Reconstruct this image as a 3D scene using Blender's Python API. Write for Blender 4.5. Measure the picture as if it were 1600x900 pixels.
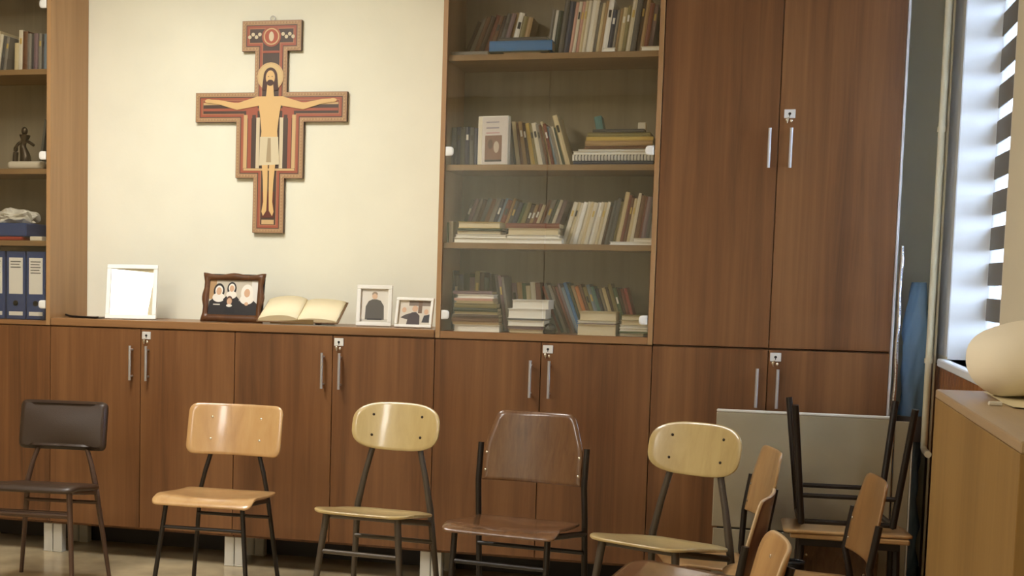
import bpy, bmesh, math, random
from mathutils import Vector, Matrix
from math import radians as RAD, sin, cos, pi
random.seed(7)
for o in list(bpy.data.objects): bpy.data.objects.remove(o)
SC = bpy.context.scene
COL = SC.collection

# ------------------------------------------------------------------ camera
CF, CPX, CPY = 2257.26, 515.4, 625.8
YAW, PITCH, ROLL = 0.288533, -0.087260, 0.020492
CP = Vector((3.1164, -5.9780, 1.3151))
_f = Vector((-sin(YAW)*cos(PITCH), cos(YAW)*cos(PITCH), sin(PITCH)))
_r = Vector((cos(YAW), sin(YAW), 0)); _u = _r.cross(_f)
CR = cos(ROLL)*_r + sin(ROLL)*_u
CU = -sin(ROLL)*_r + cos(ROLL)*_u
cam = bpy.data.cameras.new('camera'); camo = bpy.data.objects.new('camera', cam); COL.objects.link(camo)
camo.matrix_world = Matrix(((CR.x, CU.x, -_f.x, CP.x), (CR.y, CU.y, -_f.y, CP.y), (CR.z, CU.z, -_f.z, CP.z), (0, 0, 0, 1)))
cam.sensor_width = 36; cam.lens = CF/1600*36
cam.shift_x = (800-CPX)/1600; cam.shift_y = (CPY-450)/1600
cam.clip_start = .05
SC.camera = camo

def at(x, y, X=None, Y=None, Z=None):
    d = _f + CR*((x-CPX)/CF) - CU*((y-CPY)/CF)
    t = (X-CP.x)/d.x if X is not None else (Y-CP.y)/d.y if Y is not None else (Z-CP.z)/d.z
    return CP + d*t

# ------------------------------------------------------------------ world, exposure
W = bpy.data.worlds.new('world'); SC.world = W; W.use_nodes = True
bg = W.node_tree.nodes['Background']; bg.inputs[0].default_value = (.62, .76, 1.0, 1); bg.inputs[1].default_value = 21.0
vs = SC.view_settings
vs.view_transform = 'Standard'; vs.look = 'None'; vs.gamma = 1; vs.use_curve_mapping = False; vs.exposure = 0.0
LAMP = 32.5

# ------------------------------------------------------------------ materials
def lin(c):
    return tuple(((v/255)/12.92 if v/255 <= .04045 else ((v/255+.055)/1.055)**2.4) for v in c) + (1,)
MATS = {}
def mat(name, col, rough=.5, metal=0, spec=.5, bump=0, bscale=200, var=0, vscale=6, coat=0):
    if name in MATS: return MATS[name]
    m = bpy.data.materials.new(name); m.use_nodes = True; nt = m.node_tree; b = nt.nodes['Principled BSDF']
    b.inputs['Base Color'].default_value = lin(col); b.inputs['Roughness'].default_value = rough
    b.inputs['Metallic'].default_value = metal; b.inputs['Specular IOR Level'].default_value = spec
    b.inputs['Coat Weight'].default_value = coat
    tc = nt.nodes.new('ShaderNodeTexCoord')
    if var:
        n = nt.nodes.new('ShaderNodeTexNoise'); n.inputs['Scale'].default_value = vscale; n.inputs['Detail'].default_value = 4
        nt.links.new(tc.outputs['Object'], n.inputs['Vector'])
        r = nt.nodes.new('ShaderNodeValToRGB')
        r.color_ramp.elements[0].position = .3; r.color_ramp.elements[1].position = .7
        r.color_ramp.elements[0].color = lin(tuple(max(0, v*(1-var)) for v in col)); r.color_ramp.elements[1].color = lin(tuple(min(255, v*(1+var)) for v in col))
        nt.links.new(n.outputs['Fac'], r.inputs[0]); nt.links.new(r.outputs[0], b.inputs['Base Color'])
    if bump:
        n = nt.nodes.new('ShaderNodeTexNoise'); n.inputs['Scale'].default_value = bscale; n.inputs['Detail'].default_value = 3
        nt.links.new(tc.outputs['Object'], n.inputs['Vector'])
        bp = nt.nodes.new('ShaderNodeBump'); bp.inputs['Strength'].default_value = bump; bp.inputs['Distance'].default_value = .002
        nt.links.new(n.outputs['Fac'], bp.inputs['Height']); nt.links.new(bp.outputs[0], b.inputs['Normal'])
    MATS[name] = m; return m
def wood(name, dark, mid, light, scale=(26, 26, 1.1), rough=.42, coat=0.0, spec=.4):
    if name in MATS: return MATS[name]
    m = bpy.data.materials.new(name); m.use_nodes = True; nt = m.node_tree; b = nt.nodes['Principled BSDF']
    tc = nt.nodes.new('ShaderNodeTexCoord'); mp = nt.nodes.new('ShaderNodeMapping'); mp.inputs['Scale'].default_value = scale
    oi = nt.nodes.new('ShaderNodeObjectInfo'); vm = nt.nodes.new('ShaderNodeVectorMath'); vm.operation = 'MULTIPLY_ADD'
    cb = nt.nodes.new('ShaderNodeCombineXYZ')
    for i in range(3): nt.links.new(oi.outputs['Random'], cb.inputs[i])
    vm.inputs[1].default_value = (37, 21, 13); nt.links.new(cb.outputs[0], vm.inputs[0])
    nt.links.new(tc.outputs['Object'], vm.inputs[2]); nt.links.new(vm.outputs[0], mp.inputs['Vector'])
    n1 = nt.nodes.new('ShaderNodeTexNoise'); n1.inputs['Scale'].default_value = 1; n1.inputs['Detail'].default_value = 7; n1.inputs['Roughness'].default_value = .62; n1.inputs['Distortion'].default_value = .6
    n2 = nt.nodes.new('ShaderNodeTexNoise'); n2.inputs['Scale'].default_value = .22; n2.inputs['Detail'].default_value = 2
    nt.links.new(mp.outputs[0], n1.inputs['Vector']); nt.links.new(mp.outputs[0], n2.inputs['Vector'])
    mx = nt.nodes.new('ShaderNodeMath'); mx.operation = 'MULTIPLY_ADD'; mx.inputs[1].default_value = .55
    m2 = nt.nodes.new('ShaderNodeMath'); m2.operation = 'MULTIPLY'; m2.inputs[1].default_value = .45
    nt.links.new(n2.outputs['Fac'], m2.inputs[0]); nt.links.new(n1.outputs['Fac'], mx.inputs[0]); nt.links.new(m2.outputs[0], mx.inputs[2])
    r = nt.nodes.new('ShaderNodeValToRGB'); cr = r.color_ramp
    cr.elements[0].position = .33; cr.elements[0].color = lin(dark); cr.elements[1].position = .68; cr.elements[1].color = lin(light)
    e = cr.elements.new(.5); e.color = lin(mid)
    nt.links.new(mx.outputs[0], r.inputs[0]); nt.links.new(r.outputs[0], b.inputs['Base Color'])
    b.inputs['Roughness'].default_value = rough; b.inputs['Specular IOR Level'].default_value = spec; b.inputs['Coat Weight'].default_value = coat; b.inputs['Coat Roughness'].default_value = .1
    MATS[name] = m; return m
def glass(name, tint=(235, 235, 230), f0=.04):
    """thin sheet: clear with a mirror share that grows towards grazing (Schlick), same from both sides"""
    if name in MATS: return MATS[name]
    m = bpy.data.materials.new(name); m.use_nodes = True; nt = m.node_tree; nt.nodes.clear(); N = nt.nodes.new; L = nt.links.new
    o = N('ShaderNodeOutputMaterial'); t = N('ShaderNodeBsdfTransparent'); g = N('ShaderNodeBsdfGlossy'); x = N('ShaderNodeMixShader')
    ge = N('ShaderNodeNewGeometry'); d = N('ShaderNodeVectorMath'); d.operation = 'DOT_PRODUCT'; L(ge.outputs['Normal'], d.inputs[0]); L(ge.outputs['Incoming'], d.inputs[1])
    def mth(op, a, b=None):
        q = N('ShaderNodeMath'); q.operation = op
        for k, v in enumerate((a, b)):
            if v is None: continue
            if isinstance(v, (int, float)): q.inputs[k].default_value = v
            else: L(v, q.inputs[k])
        return q.outputs[0]
    c = mth('SUBTRACT', 1.0, mth('ABSOLUTE', d.outputs['Value'])); f = mth('ADD', mth('MULTIPLY', mth('POWER', c, 5.0), 1-f0), f0)
    t.inputs[0].default_value = lin(tint); g.inputs['Roughness'].default_value = .01
    L(f, x.inputs[0]); L(t.outputs[0], x.inputs[1]); L(g.outputs[0], x.inputs[2]); L(x.outputs[0], o.inputs[0])
    MATS[name] = m; return m
def emit(name, col, s):
    m = bpy.data.materials.new(name); m.use_nodes = True; b = m.node_tree.nodes['Principled BSDF']
    b.inputs['Base Color'].default_value = lin(col); b.inputs['Emission Color'].default_value = lin(col); b.inputs['Emission Strength'].default_value = s
    MATS[name] = m; return m

M_DOOR = wood('walnut_laminate', (88, 56, 31), (117, 77, 44), (134, 92, 55), (24, 24, .9), rough=.38)
M_CARC = wood('tan_laminate', (146, 110, 72), (162, 124, 82), (174, 136, 92), (30, 30, 1.4), rough=.45)
M_TOP = wood('worktop_laminate', (120, 86, 54), (140, 101, 64), (154, 113, 74), (1.2, 30, 30), rough=.3)
M_WALL = mat('cream_plaster', (243, 241, 220), .85, var=.015, vscale=3, bump=.15, bscale=90)
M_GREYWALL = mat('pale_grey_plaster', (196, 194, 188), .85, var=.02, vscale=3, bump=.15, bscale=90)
M_CEIL = mat('white_ceiling_paint', (222, 218, 208), .9)
M_METAL = mat('brushed_handle_metal', (196, 192, 186), .42, .75)
M_WHITE = mat('white_plastic', (232, 230, 222), .35)
M_LOCK = mat('lock_nickel', (226, 224, 218), .35, .3)
M_BLACK = mat('black_plastic', (16, 15, 15), .4)
M_FOOT = mat('grey_foot', (205, 200, 186), .4)
M_TUBE = mat('dark_tube_paint', (40, 33, 28), .35, .2)
M_TUBEG = mat('grey_brown_tube_paint', (82, 72, 60), .38, .2)
M_TUBEB = mat('brown_tube_paint', (88, 66, 52), .35, .2)
M_VINYL = mat('dark_brown_vinyl', (58, 43, 31), .38, bump=.25, bscale=300)
M_PLYO = wood('orange_beech_plywood', (172, 130, 82), (188, 147, 95), (198, 160, 108), (22, 22, 2), rough=.3, coat=.5)
M_PLYY = wood('pale_beech_plywood', (172, 147, 96), (186, 162, 109), (196, 173, 120), (26, 26, 2), rough=.32, coat=.5)
M_PLYB = wood('brown_varnished_plywood', (84, 56, 34), (108, 74, 46), (124, 88, 56), (60, 60, 2.5), rough=.26, coat=.6)
M_PLYR = wood('red_brown_plywood', (72, 42, 32), (90, 54, 40), (104, 64, 46), (40, 40, 2), rough=.35, coat=.3)
M_PLYEDGE = mat('plywood_edge', (196, 166, 124), .5)
M_OAK = wood('shaded_light_oak', (128, 96, 48), (142, 108, 56), (152, 118, 64), (30, 30, 1.2), rough=.45)  # light oak darkened, the cabinet's shade is put into the colour
M_GLASS = glass('cabinet_glass', (249, 248, 244), .065)
M_PANE = glass('window_glass', (245, 248, 250), .04)
M_BOLT = mat('dark_bolt', (50, 38, 26), .4, .4)
M_BOLTL = mat('bright_bolt', (220, 210, 190), .25, .8)

# ------------------------------------------------------------------ geometry helpers
def box(bm, c, s, bev=0, rot=None, mi=0, seg=1):
    m = Matrix.Translation(Vector(c))
    if rot is not None: m = m @ rot.to_4x4()
    r = bmesh.ops.create_cube(bm, size=1, matrix=m @ Matrix.Diagonal((s[0], s[1], s[2], 1)))
    vs_ = r['verts']; fs = set(f for v in vs_ for f in v.link_faces)
    for f in fs: f.material_index = mi
    if bev:
        es = list(set(e for v in vs_ for e in v.link_edges))
        bmesh.ops.bevel(bm, geom=es, offset=bev, segments=seg, affect='EDGES', profile=.5, clamp_overlap=True, material=mi)
    return bm
def bbox(bm, x0, x1, y0, y1, z0, z1, bev=0, mi=0):
    return box(bm, ((x0+x1)/2, (y0+y1)/2, (z0+z1)/2), (x1-x0, y1-y0, z1-z0), bev, mi=mi)
def tube(bm, pts, rad, n=10, mi=0, square=False):
    pts = [Vector(p) for p in pts]
    if not isinstance(rad, (list, tuple)): rad = [rad]*len(pts)
    rings = []; ref = None
    for i, p in enumerate(pts):
        t = (pts[min(i+1, len(pts)-1)]-pts[max(i-1, 0)]).normalized()
        if ref is None:
            ref = Vector((1, 0, 0)) if abs(t.x) < .9 else Vector((0, 1, 0))
        a = (ref - t*ref.dot(t)).normalized(); b = t.cross(a); ref = a
        if square:
            ring = [bm.verts.new(p+(a*sx+b*sy)*rad[i]) for sx, sy in ((-1, -1), (1, -1), (1, 1), (-1, 1))]
        else:
            ring = [bm.verts.new(p+(a*cos(2*pi*k/n)+b*sin(2*pi*k/n))*rad[i]) for k in range(n)]
        rings.append(ring)
    m = len(rings[0])
    for r0, r1 in zip(rings, rings[1:]):
        for k in range(m):
            f = bm.faces.new((r0[k], r0[(k+1) % m], r1[(k+1) % m], r1[k])); f.smooth = not square; f.material_index = mi
    f = bm.faces.new([bm.verts.new(v.co) for v in rings[0][::-1]]); f.material_index = mi
    f = bm.faces.new([bm.verts.new(v.co) for v in rings[-1]]); f.material_index = mi
    return bm
def smoothpath(pts, n=5):
    pts = [Vector(p) for p in pts]; out = []
    P = [pts[0]*2-pts[1]] + pts + [pts[-1]*2-pts[-2]]
    for i in range(1, len(P)-2):
        for k in range(n):
            t = k/n; a, b, c, d = P[i-1], P[i], P[i+1], P[i+2]
            out.append(.5*((2*b)+(c-a)*t+(2*a-5*b+4*c-d)*t*t+(-a+3*b-3*c+d)*t**3))
    out.append(pts[-1]); return out
def roundpoly(pts, r, seg=6):
    out = []; n = len(pts)
    for i in range(n):
        p = Vector(pts[i]); a = Vector(pts[i-1]); b = Vector(pts[(i+1) % n])
        rr = r[i] if isinstance(r, (list, tuple)) else r
        da = (a-p).normalized(); db = (b-p).normalized()
        s = p+da*rr; e = p+db*rr
        for k in range(seg+1):
            t = k/seg; out.append(((1-t)**2*s + 2*t*(1-t)*p + t*t*e))
    return out
def rrect(hw, hh, r, seg=6): return roundpoly([(-hw, -hh), (hw, -hh), (hw, hh), (-hw, hh)], r, seg)
def densify(o, mx):
    out = []
    for i in range(len(o)):
        a = Vector(o[i]); b = Vector(o[(i+1) % len(o)]); k = max(1, int((b-a).length/mx+.5))
        for j in range(k): out.append(a.lerp(b, j/k))
    return out
def plate(bm, outline, thick, fn, rings=6, mi=0, emi=None, soft=.003):
    """curved sheet: outline in (u,v), fn(u,v)->(front point, normal towards the back)"""
    emi = mi if emi is None else emi
    outline = densify(outline, .03); n = len(outline)
    cx = sum(p[0] for p in outline)/n; cy = sum(p[1] for p in outline)/n
    nrm = []
    for i in range(n):
        d = Vector(outline[(i+1) % n])-Vector(outline[i-1]); d = Vector((d.y, -d.x)).normalized()
        if d.dot(Vector((outline[i][0]-cx, outline[i][1]-cy))) < 0: d = -d
        nrm.append(d)
    def layer(off, inset):
        L = []
        p, nn = fn(cx, cy); c = bm.verts.new(Vector(p)+Vector(nn)*off)
        for k in range(1, rings+1):
            s = k/rings
            ring = []
            for qi, q in enumerate(outline):
                d = Vector((q[0]-cx, q[1]-cy)); l = d.length
                d = d*s*(1-inset/min(.1, l)*.0) if k < rings-1 else d*min(s, .93) if k < rings else d-nrm[qi]*inset
                p, nn = fn(cx+d.x, cy+d.y); ring.append(bm.verts.new(Vector(p)+Vector(nn)*off))
            L.append(ring)
        return c, L
    c0, A = layer(0, soft); c1, B = layer(thick, soft)
    mid = []
    for off in (soft, thick-soft):
        ring = []
        for q in outline:
            p, nn = fn(q[0], q[1]); ring.append(bm.verts.new(Vector(p)+Vector(nn)*off))
        mid.append(ring)
    def q4(a, b, c, d, m): 
        f = bm.faces.new((a, b, c, d)); f.smooth = True; f.material_index = m
    for (c, L, flip) in ((c0, A, False), (c1, B, True)):
        for i in range(n):
            j = (i+1) % n
            t = (c, L[0][i], L[0][j]); f = bm.faces.new(t if not flip else t[::-1]); f.smooth = True; f.material_index = mi
            for k in range(rings-1):
                t = (L[k][i], L[k+1][i], L[k+1][j], L[k][j]); q4(*(t if not flip else t[::-1]), mi)
    for i in range(n):
        j = (i+1) % n
        q4(A[-1][i], mid[0][i], mid[0][j], A[-1][j], emi); q4(mid[0][i], mid[1][i], mid[1][j], mid[0][j], emi); q4(mid[1][i], B[-1][i], B[-1][j], mid[1][j], emi)
    return bm
def ball(bm, c, s, seg=16, rg=10, mi=0, rot=None):
    m = Matrix.Translation(Vector(c))
    if rot is not None: m = m @ rot.to_4x4()
    r = bmesh.ops.create_uvsphere(bm, u_segments=seg, v_segments=rg, radius=1, matrix=m @ Matrix.Diagonal((s[0], s[1], s[2], 1)))
    for f in set(f for v in r['verts'] for f in v.link_faces): f.smooth = True; f.material_index = mi
    return bm
def mesh(name, bm, mats, parent=None, loc=None):
    bmesh.ops.recalc_face_normals(bm, faces=bm.faces)
    me = bpy.data.meshes.new(name); bm.to_mesh(me); bm.free()
    for m in (mats if isinstance(mats, (list, tuple)) else [mats]): me.materials.append(m)
    o = bpy.data.objects.new(name, me); COL.objects.link(o)
    if parent: o.parent = parent
    if loc is not None: o.location = loc
    return o
def new(): return bmesh.new()
def tag(o, label=None, cat=None, group=None, kind=None):
    if label: o['label'] = label
    if cat: o['category'] = cat
    if group: o['group'] = group
    if kind: o['kind'] = kind
    return o
def thing(name, label, cat, loc=(0, 0, 0), rot=(0, 0, 0), group=None):
    o = bpy.data.objects.new(name, None); COL.objects.link(o); o.empty_display_size = .05
    o.location = loc; o.rotation_euler = rot
    return tag(o, label, cat, group)
def struct(name, bm, m, parent=None):
    return tag(mesh(name, bm, m, parent), kind=None if parent else 'structure')

# ------------------------------------------------------------------ room shell
XL, XR, YB, YF, ZC = -3.0, 3.80, .38, -8.0, 3.05
FLOOR_M = mat('beige_polished_floor', (196, 176, 138), .14, var=.10, vscale=5, spec=.5)
struct('floor', bbox(new(), XL-.2, XR+.3, YF-.2, YB+.2, -.1, 0), FLOOR_M)
struct('ceiling', bbox(new(), XL-.2, XR+.3, YF-.2, YB+.2, ZC, ZC+.1), M_CEIL)
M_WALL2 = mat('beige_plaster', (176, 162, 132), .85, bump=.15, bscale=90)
struct('wall_back', bbox(new(), XL-.2, XR+.3, YB, YB+.2, 0, ZC), M_WALL)
struct('baseboard_back', bbox(new(), XL, XR, YB-.012, YB, 0, .16), mat('dark_brown_skirting', (44, 34, 26), .5))
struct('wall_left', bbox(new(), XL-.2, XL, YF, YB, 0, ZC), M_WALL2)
struct('wall_front', bbox(new(), XL-.2, XR+.3, YF-.2, YF, 0, ZC), M_WALL)
WY0, WY1, WZ0, WZ1 = -1.26, -.06, 1.04, 2.75
bm = new()
bbox(bm, XR, XR+.3, WY1, YB, 0, ZC); bbox(bm, XR, XR+.3, YF, WY0, 0, ZC)
bbox(bm, XR, XR+.3, WY0, WY1, 0, WZ0); bbox(bm, XR, XR+.3, WY0, WY1, WZ1, ZC)
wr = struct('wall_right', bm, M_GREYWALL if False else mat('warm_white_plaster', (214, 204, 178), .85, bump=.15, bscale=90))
M_PLANK = wood('orange_pine_planks', (120, 74, 36), (142, 90, 46), (156, 104, 56), (40, 40, 1.5), rough=.45)
y = YB-.01
k = 0
while y > -2.2:
    mesh('plank', bbox(new(), XR-.014, XR-.001, y-.083, y-.003, .08, WZ0-.03, .003), M_PLANK, wr); y -= .085
# the far strip of plaster between the cabinet and the window
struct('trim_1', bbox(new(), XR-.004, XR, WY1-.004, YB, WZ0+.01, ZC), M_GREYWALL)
# window
win = tag(thing('window_1', None, None), kind='structure')
M_WF = mat('white_window_frame', (236, 238, 240), .4)
bm = new(); fx0, fx1 = XR+.15, XR+.21
for (a, b, c, d) in ((WY0, WY1, WZ0, WZ0+.06), (WY0, WY1, WZ1-.06, WZ1), (WY0, WY0+.06, WZ0, WZ1), (WY1-.06, WY1, WZ0, WZ1), ((WY0+WY1)/2-.03, (WY0+WY1)/2+.03, WZ0, WZ1)):
    bbox(bm, fx0, fx1, a, b, c, d, .004)
mesh('window_frame', bm, M_WF, win)
mesh('pane', bbox(new(), fx0+.028, fx0+.032, WY0+.05, WY1-.05, WZ0+.05, WZ1-.05), M_PANE, win)
mesh('window_sill', bbox(new(), XR-.03, XR+.15, WY0-.05, WY1+.05, WZ0-.03, WZ0, .004), M_WF, win)
bm = new(); bbox(bm, XR+.0, XR+.15, WY1-.004, WY1-.0005, WZ0, WZ1); bbox(bm, XR, XR+.15, WY0+.0005, WY0+.004, WZ0, WZ1)
mesh('added_reveal_lining', bm, mat('brightening_reveal_white', (232, 232, 230), .7), win)  # white sheets added over the jambs to brighten them
# zebra roller blind
bl = thing('zebra_blind', 'roller blind of grey and sheer white bands in the window recess', 'blind', (XR+.125, (WY0+WY1)/2, WZ0+.02))
M_BAND = mat('grey_blind_fabric', (120, 116, 108), .9)
ms = bpy.data.materials.new('sheer_blind_fabric'); ms.use_nodes = True; nt = ms.node_tree; nt.nodes.clear()
a_ = nt.nodes.new('ShaderNodeBsdfTransparent'); b_ = nt.nodes.new('ShaderNodeBsdfTranslucent'); b_.inputs[0].default_value = (.9, .93, 1, 1)
x_ = nt.nodes.new('ShaderNodeMixShader'); x_.inputs[0].default_value = .08; o_ = nt.nodes.new('ShaderNodeOutputMaterial')
nt.links.new(a_.outputs[0], x_.inputs[1]); nt.links.new(b_.outputs[0], x_.inputs[2]); nt.links.new(x_.outputs[0], o_.inputs[0])
hy = (WY1-WY0)/2-.012
z = .0; k = 0
while z < WZ1-WZ0-.1:
    mesh('band', bbox(new(), -.002, .002, -hy, hy, z, z+.083), M_BAND, bl); z += .083
    mesh('sheer_band', bbox(new(), -.0006, .0006, -hy, hy, z, z+.048), ms, bl); z += .048
mesh('bottom_bar', bbox(new(), -.008, .008, -hy, hy, -.018, 0, .004), M_WF, bl)
mesh('cassette', bbox(new(), -.03, .02, -hy, hy, WZ1-WZ0-.1, WZ1-WZ0-.02, .008), M_WF, bl)
# unseen dark ground outside, added to slope the light stripes through the blind
struct('ground', bbox(new(), XR+.31, 40, -30, 30, -.3, -.2), mat('unseen_dark_ground', (96, 92, 86), .9))

# ceiling lamps
def ceiling_lamp(x, y, sx, sy, label):
    t = thing('ceiling_lamp', label, 'lamp', (x, y, ZC), group='ceiling lamps of the room')
    bm = new()
    for (a, b, c, d) in ((-sx/2-.03, -sx/2, -sy/2-.03, sy/2+.03), (sx/2, sx/2+.03, -sy/2-.03, sy/2+.03), (-sx/2, sx/2, -sy/2-.03, -sy/2), (-sx/2, sx/2, sy/2, sy/2+.03)):
        bbox(bm, a, b, c, d, -.07, -.001)
    mesh('frame', bm, M_WHITE, t)
    mesh('diffuser', bbox(new(), -sx/2, sx/2, -sy/2, sy/2, -.06, -.03), MATS['lamp_diffuser'], t)
emit('lamp_diffuser', (255, 252, 247), LAMP)
for x, y, w_, lb_ in ((.75, -1.5, .6, 'wide warm white ceiling lamp panel nearest to the painted cross'), (.4, -4.5, .42, 'narrow warm white ceiling lamp panel in the middle of the room'), (.0, -6.6, .42, 'narrow warm white ceiling lamp panel by the front wall')):
    ceiling_lamp(x, y, w_, 1.2, lb_)

# ------------------------------------------------------------------ cabinets
UW = .9; ZD0, ZD1 = .149, 1.055
def handle(door, x, z0, z1, y=0):
    bm = new(); tube(bm, [(x, y-.032, z0), (x, y-.032, z1)], .0062, 10)
    for z in (z0+.018, z1-.018): tube(bm, [(x, y-.03, z), (x, y+.002, z)], .0045, 8)
    return mesh('handle', bm, M_METAL, door)
def lock(door, x, z, y=0):
    bm = new(); bbox(bm, x-.021, x+.021, y-.004, y, z-.017, z+.017, .0015)
    lk = mesh('lock_plate', bm, M_LOCK, door)
    bm = new(); tube(bm, [(x, y-.0045, z), (x, y-.0035, z)], .0055, 12); bbox(bm, x-.0015, x+.0015, y-.0052, y-.004, z-.011, z)
    mesh('keyhole', bm, M_BLACK, door)
    bm = new(); tube(bm, [(x-.004, y-.012, z-.014), (x-.008, y-.009, z-.036)], .0028, 8)
    ball(bm, (x-.009, y-.010, z-.024), (.006, .002, .007), 10, 6); ball(bm, (x+.007, y-.010, z-.028), (.0055, .002, .0065), 10, 6)
    mesh('key', bm, M_BOLTL, door)
def lower_cabinet(i, x0, label, top=True):
    t = thing('lower_cabinet', label, 'cabinet', (x0, 0, 0), group='row of low walnut cabinets')
    bm = new(); y0, y1 = .02, YB-.002
    bbox(bm, .002, .02, y0, y1, ZD0-.012, ZD1); bbox(bm, UW-.02, UW-.002, y0, y1, ZD0-.012, ZD1)
    bbox(bm, .02, UW-.02, y0, y1, ZD0-.012, ZD0+.008); bbox(bm, .02, UW-.02, y0, y1, ZD1-.02, ZD1); bbox(bm, .02, UW-.02, y1-.01, y1, ZD0, ZD1)
    mesh('body', bm, M_DOOR, t)
    for s in (0, 1):
        a = .0015 + s*.45; b = a+.447
        d = mesh('door', bbox(new(), a, b, 0, .018, ZD0, ZD1-.004, .0012), M_DOOR, t)
        handle(d, .411 if s == 0 else .489, .822, .977)
        if s: lock(d, .478, 1.024)
    for fx in (.002, UW-.047):
        for fy in (.03, .30):
            bm = new(); bbox(bm, fx, fx+.045, fy, fy+.045, .006, ZD0-.013, .003); bbox(bm, fx-.001, fx+.046, fy-.001, fy+.046, 0, .008, .002)
            mesh('foot', bm, M_FOOT, t)
    return t
lower_cabinet(0, -.9, 'low two-door walnut cabinet under the display case of binders')
lower_cabinet(1, 0, 'low two-door walnut cabinet under the bright white photo frame')
lower_cabinet(2, .9, 'low two-door walnut cabinet under the open book')
lower_cabinet(3, 1.8, 'low two-door walnut cabinet under the glass bookcase')
lower_cabinet(4, 2.7, 'low two-door walnut cabinet under the tall walnut wardrobe')
wt = mesh('worktop', bbox(new(), .004, 1.797, -.006, YB-.002, ZD1+.001, 1.090, .003), M_TOP)
tag(wt, 'brown laminate worktop carrying framed photos and the open book', 'worktop')
ZT = 2.62
def upper_case(name, x0, shelves, zb, label, lname):
    t = thing(name, label, 'bookcase', (x0, 0, 0))
    y0, y1 = .012, YB-.002
    mesh('side_panel', bbox(new(), .001, .021, -.004, y1, ZD1+.001, ZT, .001), M_CARC, t)
    mesh('side_panel', bbox(new(), UW-.021, UW-.001, -.004, y1, ZD1+.001, ZT, .001), M_CARC, t)
    mesh('bottom_panel', bbox(new(), .0215, UW-.0215, -.002, y1, ZD1+.001, zb, .001), M_TOP, t)
    mesh('top_panel', bbox(new(), .0215, UW-.0215, y0, y1, ZT-.02, ZT, .001), M_CARC, t)
    mesh('back_panel', bbox(new(), .0215, UW-.0215, y1-.008, y1, zb, ZT-.02), wood('hazed_back_walnut', (140, 128, 108), (154, 142, 120), (164, 152, 130), (24, 24, 1)), t)  # walnut greyed and lightened, reflection haze of the glass painted in
    for z in shelves:
        mesh('shelf', bbox(new(), .022, UW-.022, .022, y1-.009, z-.012, z+.012, .001), M_TOP if False else wood('shelf_laminate', (128, 100, 68), (146, 116, 80), (158, 128, 90), (1.2, 30, 30)), t)
    for s in (0, 1):
        a = .024 + s*.428; b = a+.424
        d = mesh('glass_door', bbox(new(), a, b, .004, .009, zb+.003, ZT-.004), M_GLASS, t)
        bm = new()
        hx = a if s == 0 else b; sg = 1 if s == 0 else -1
        for hz in lname:
            o = roundpoly([(0, -.019), (.034*sg, -.019), (.034*sg, .019), (0, .019)][::sg], [.001, .016, .016, .001][::sg], 5)
            bm2 = new(); plate(bm2, [(p[0]+hx+.0005*sg, p[1]+hz) for p in o], .009, lambda u, v: ((u, -.006, v), (0, 1, 0)), 2, soft=.0015)
            mesh('hinge_cap', bm2, M_WHITE, d)
        bm.free()
    return t
SH = [1.446, 1.770, 2.221]; ZB = 1.086
upper_case('glass_bookcase', 1.8, SH, ZB, 'walnut bookcase with glass doors packed with books', (1.155, 1.835, 2.5))
SHL = [1.428, 1.755, 2.203]; ZBL = 1.076
upper_case('display_case', -.9, SHL, ZBL, 'glass-door case holding binders, folders and a plastic bag', (1.150, 1.825, 2.5))
# tall wardrobe upper
t = thing('wardrobe', 'tall walnut wardrobe with two plain upper doors', 'wardrobe', (2.7, 0, 0))
bm = new(); y1 = YB-.002
bbox(bm, .001, .02, .02, y1, ZD1+.002, ZT); bbox(bm, UW-.02, UW-.001, .02, y1, ZD1+.002, ZT); bbox(bm, .02, UW-.02, .02, y1, ZT-.02, ZT); bbox(bm, .02, UW-.02, .02, y1, ZD1+.002, ZD1+.02); bbox(bm, .02, UW-.02, y1-.01, y1, ZD1+.02, ZT-.02)
mesh('body', bm, M_DOOR, t)
for s in (0, 1):
    a = .0015 + s*.45; b = a+.447
    d = mesh('door', bbox(new(), a, b, 0, .018, ZD1+.004, ZT-.004, .0012), M_DOOR, t)
    handle(d, .417 if s == 0 else .497, 1.764, 1.917)
    if s: lock(d, .488, 1.974)
mesh('edge_strip', bbox(new(), UW+.0, UW+.010, .0, .3, ZD0, ZT, .002), mat('pale_edge_strip', (206, 202, 200), .3), t)

# ------------------------------------------------------------------ flat art helper
def srgb(name, c, rough=.6): return mat(name, c, rough)
def circ(cx, cy, rx, ry=None, n=24, a0=0, a1=2*pi):
    ry = rx if ry is None else ry
    return [(cx+rx*cos(a0+(a1-a0)*k/n), cy+ry*sin(a0+(a1-a0)*k/n)) for k in range(n if abs(a1-a0-2*pi) < 1e-6 else n+1)]
def rect(x0, y0, x1, y1): return [(x0, y0), (x1, y0), (x1, y1), (x0, y1)]
def art(name, shapes, parent, y=0, step=.00012, rough=.5):
    """printed picture: thin coloured layers, (polygon in x,z ; colour)"""
    bm = new(); mats = []; idx = {}
    for i, (poly, c) in enumerate(shapes):
        if c not in idx:
            idx[c] = len(mats); mats.append(mat('print_%d_%d_%d_%d' % (c+(int(rough*100),)), c, rough))
        vs_ = [bm.verts.new((p[0], y-step*i, p[1])) for p in poly]
        f = bm.faces.new(vs_); f.material_index = idx[c]; f.normal_update()
    bmesh.ops.triangulate(bm, faces=bm.faces[:])
    me = bpy.data.meshes.new(name)
    for f in bm.faces:
        f.normal_update()
        if f.normal.y > 0: f.normal_flip()
    bm.to_mesh(me); bm.free()
    for m in mats: me.materials.append(m)
    o = bpy.data.objects.new(name, me); COL.objects.link(o); o.parent = parent
    return o

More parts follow.
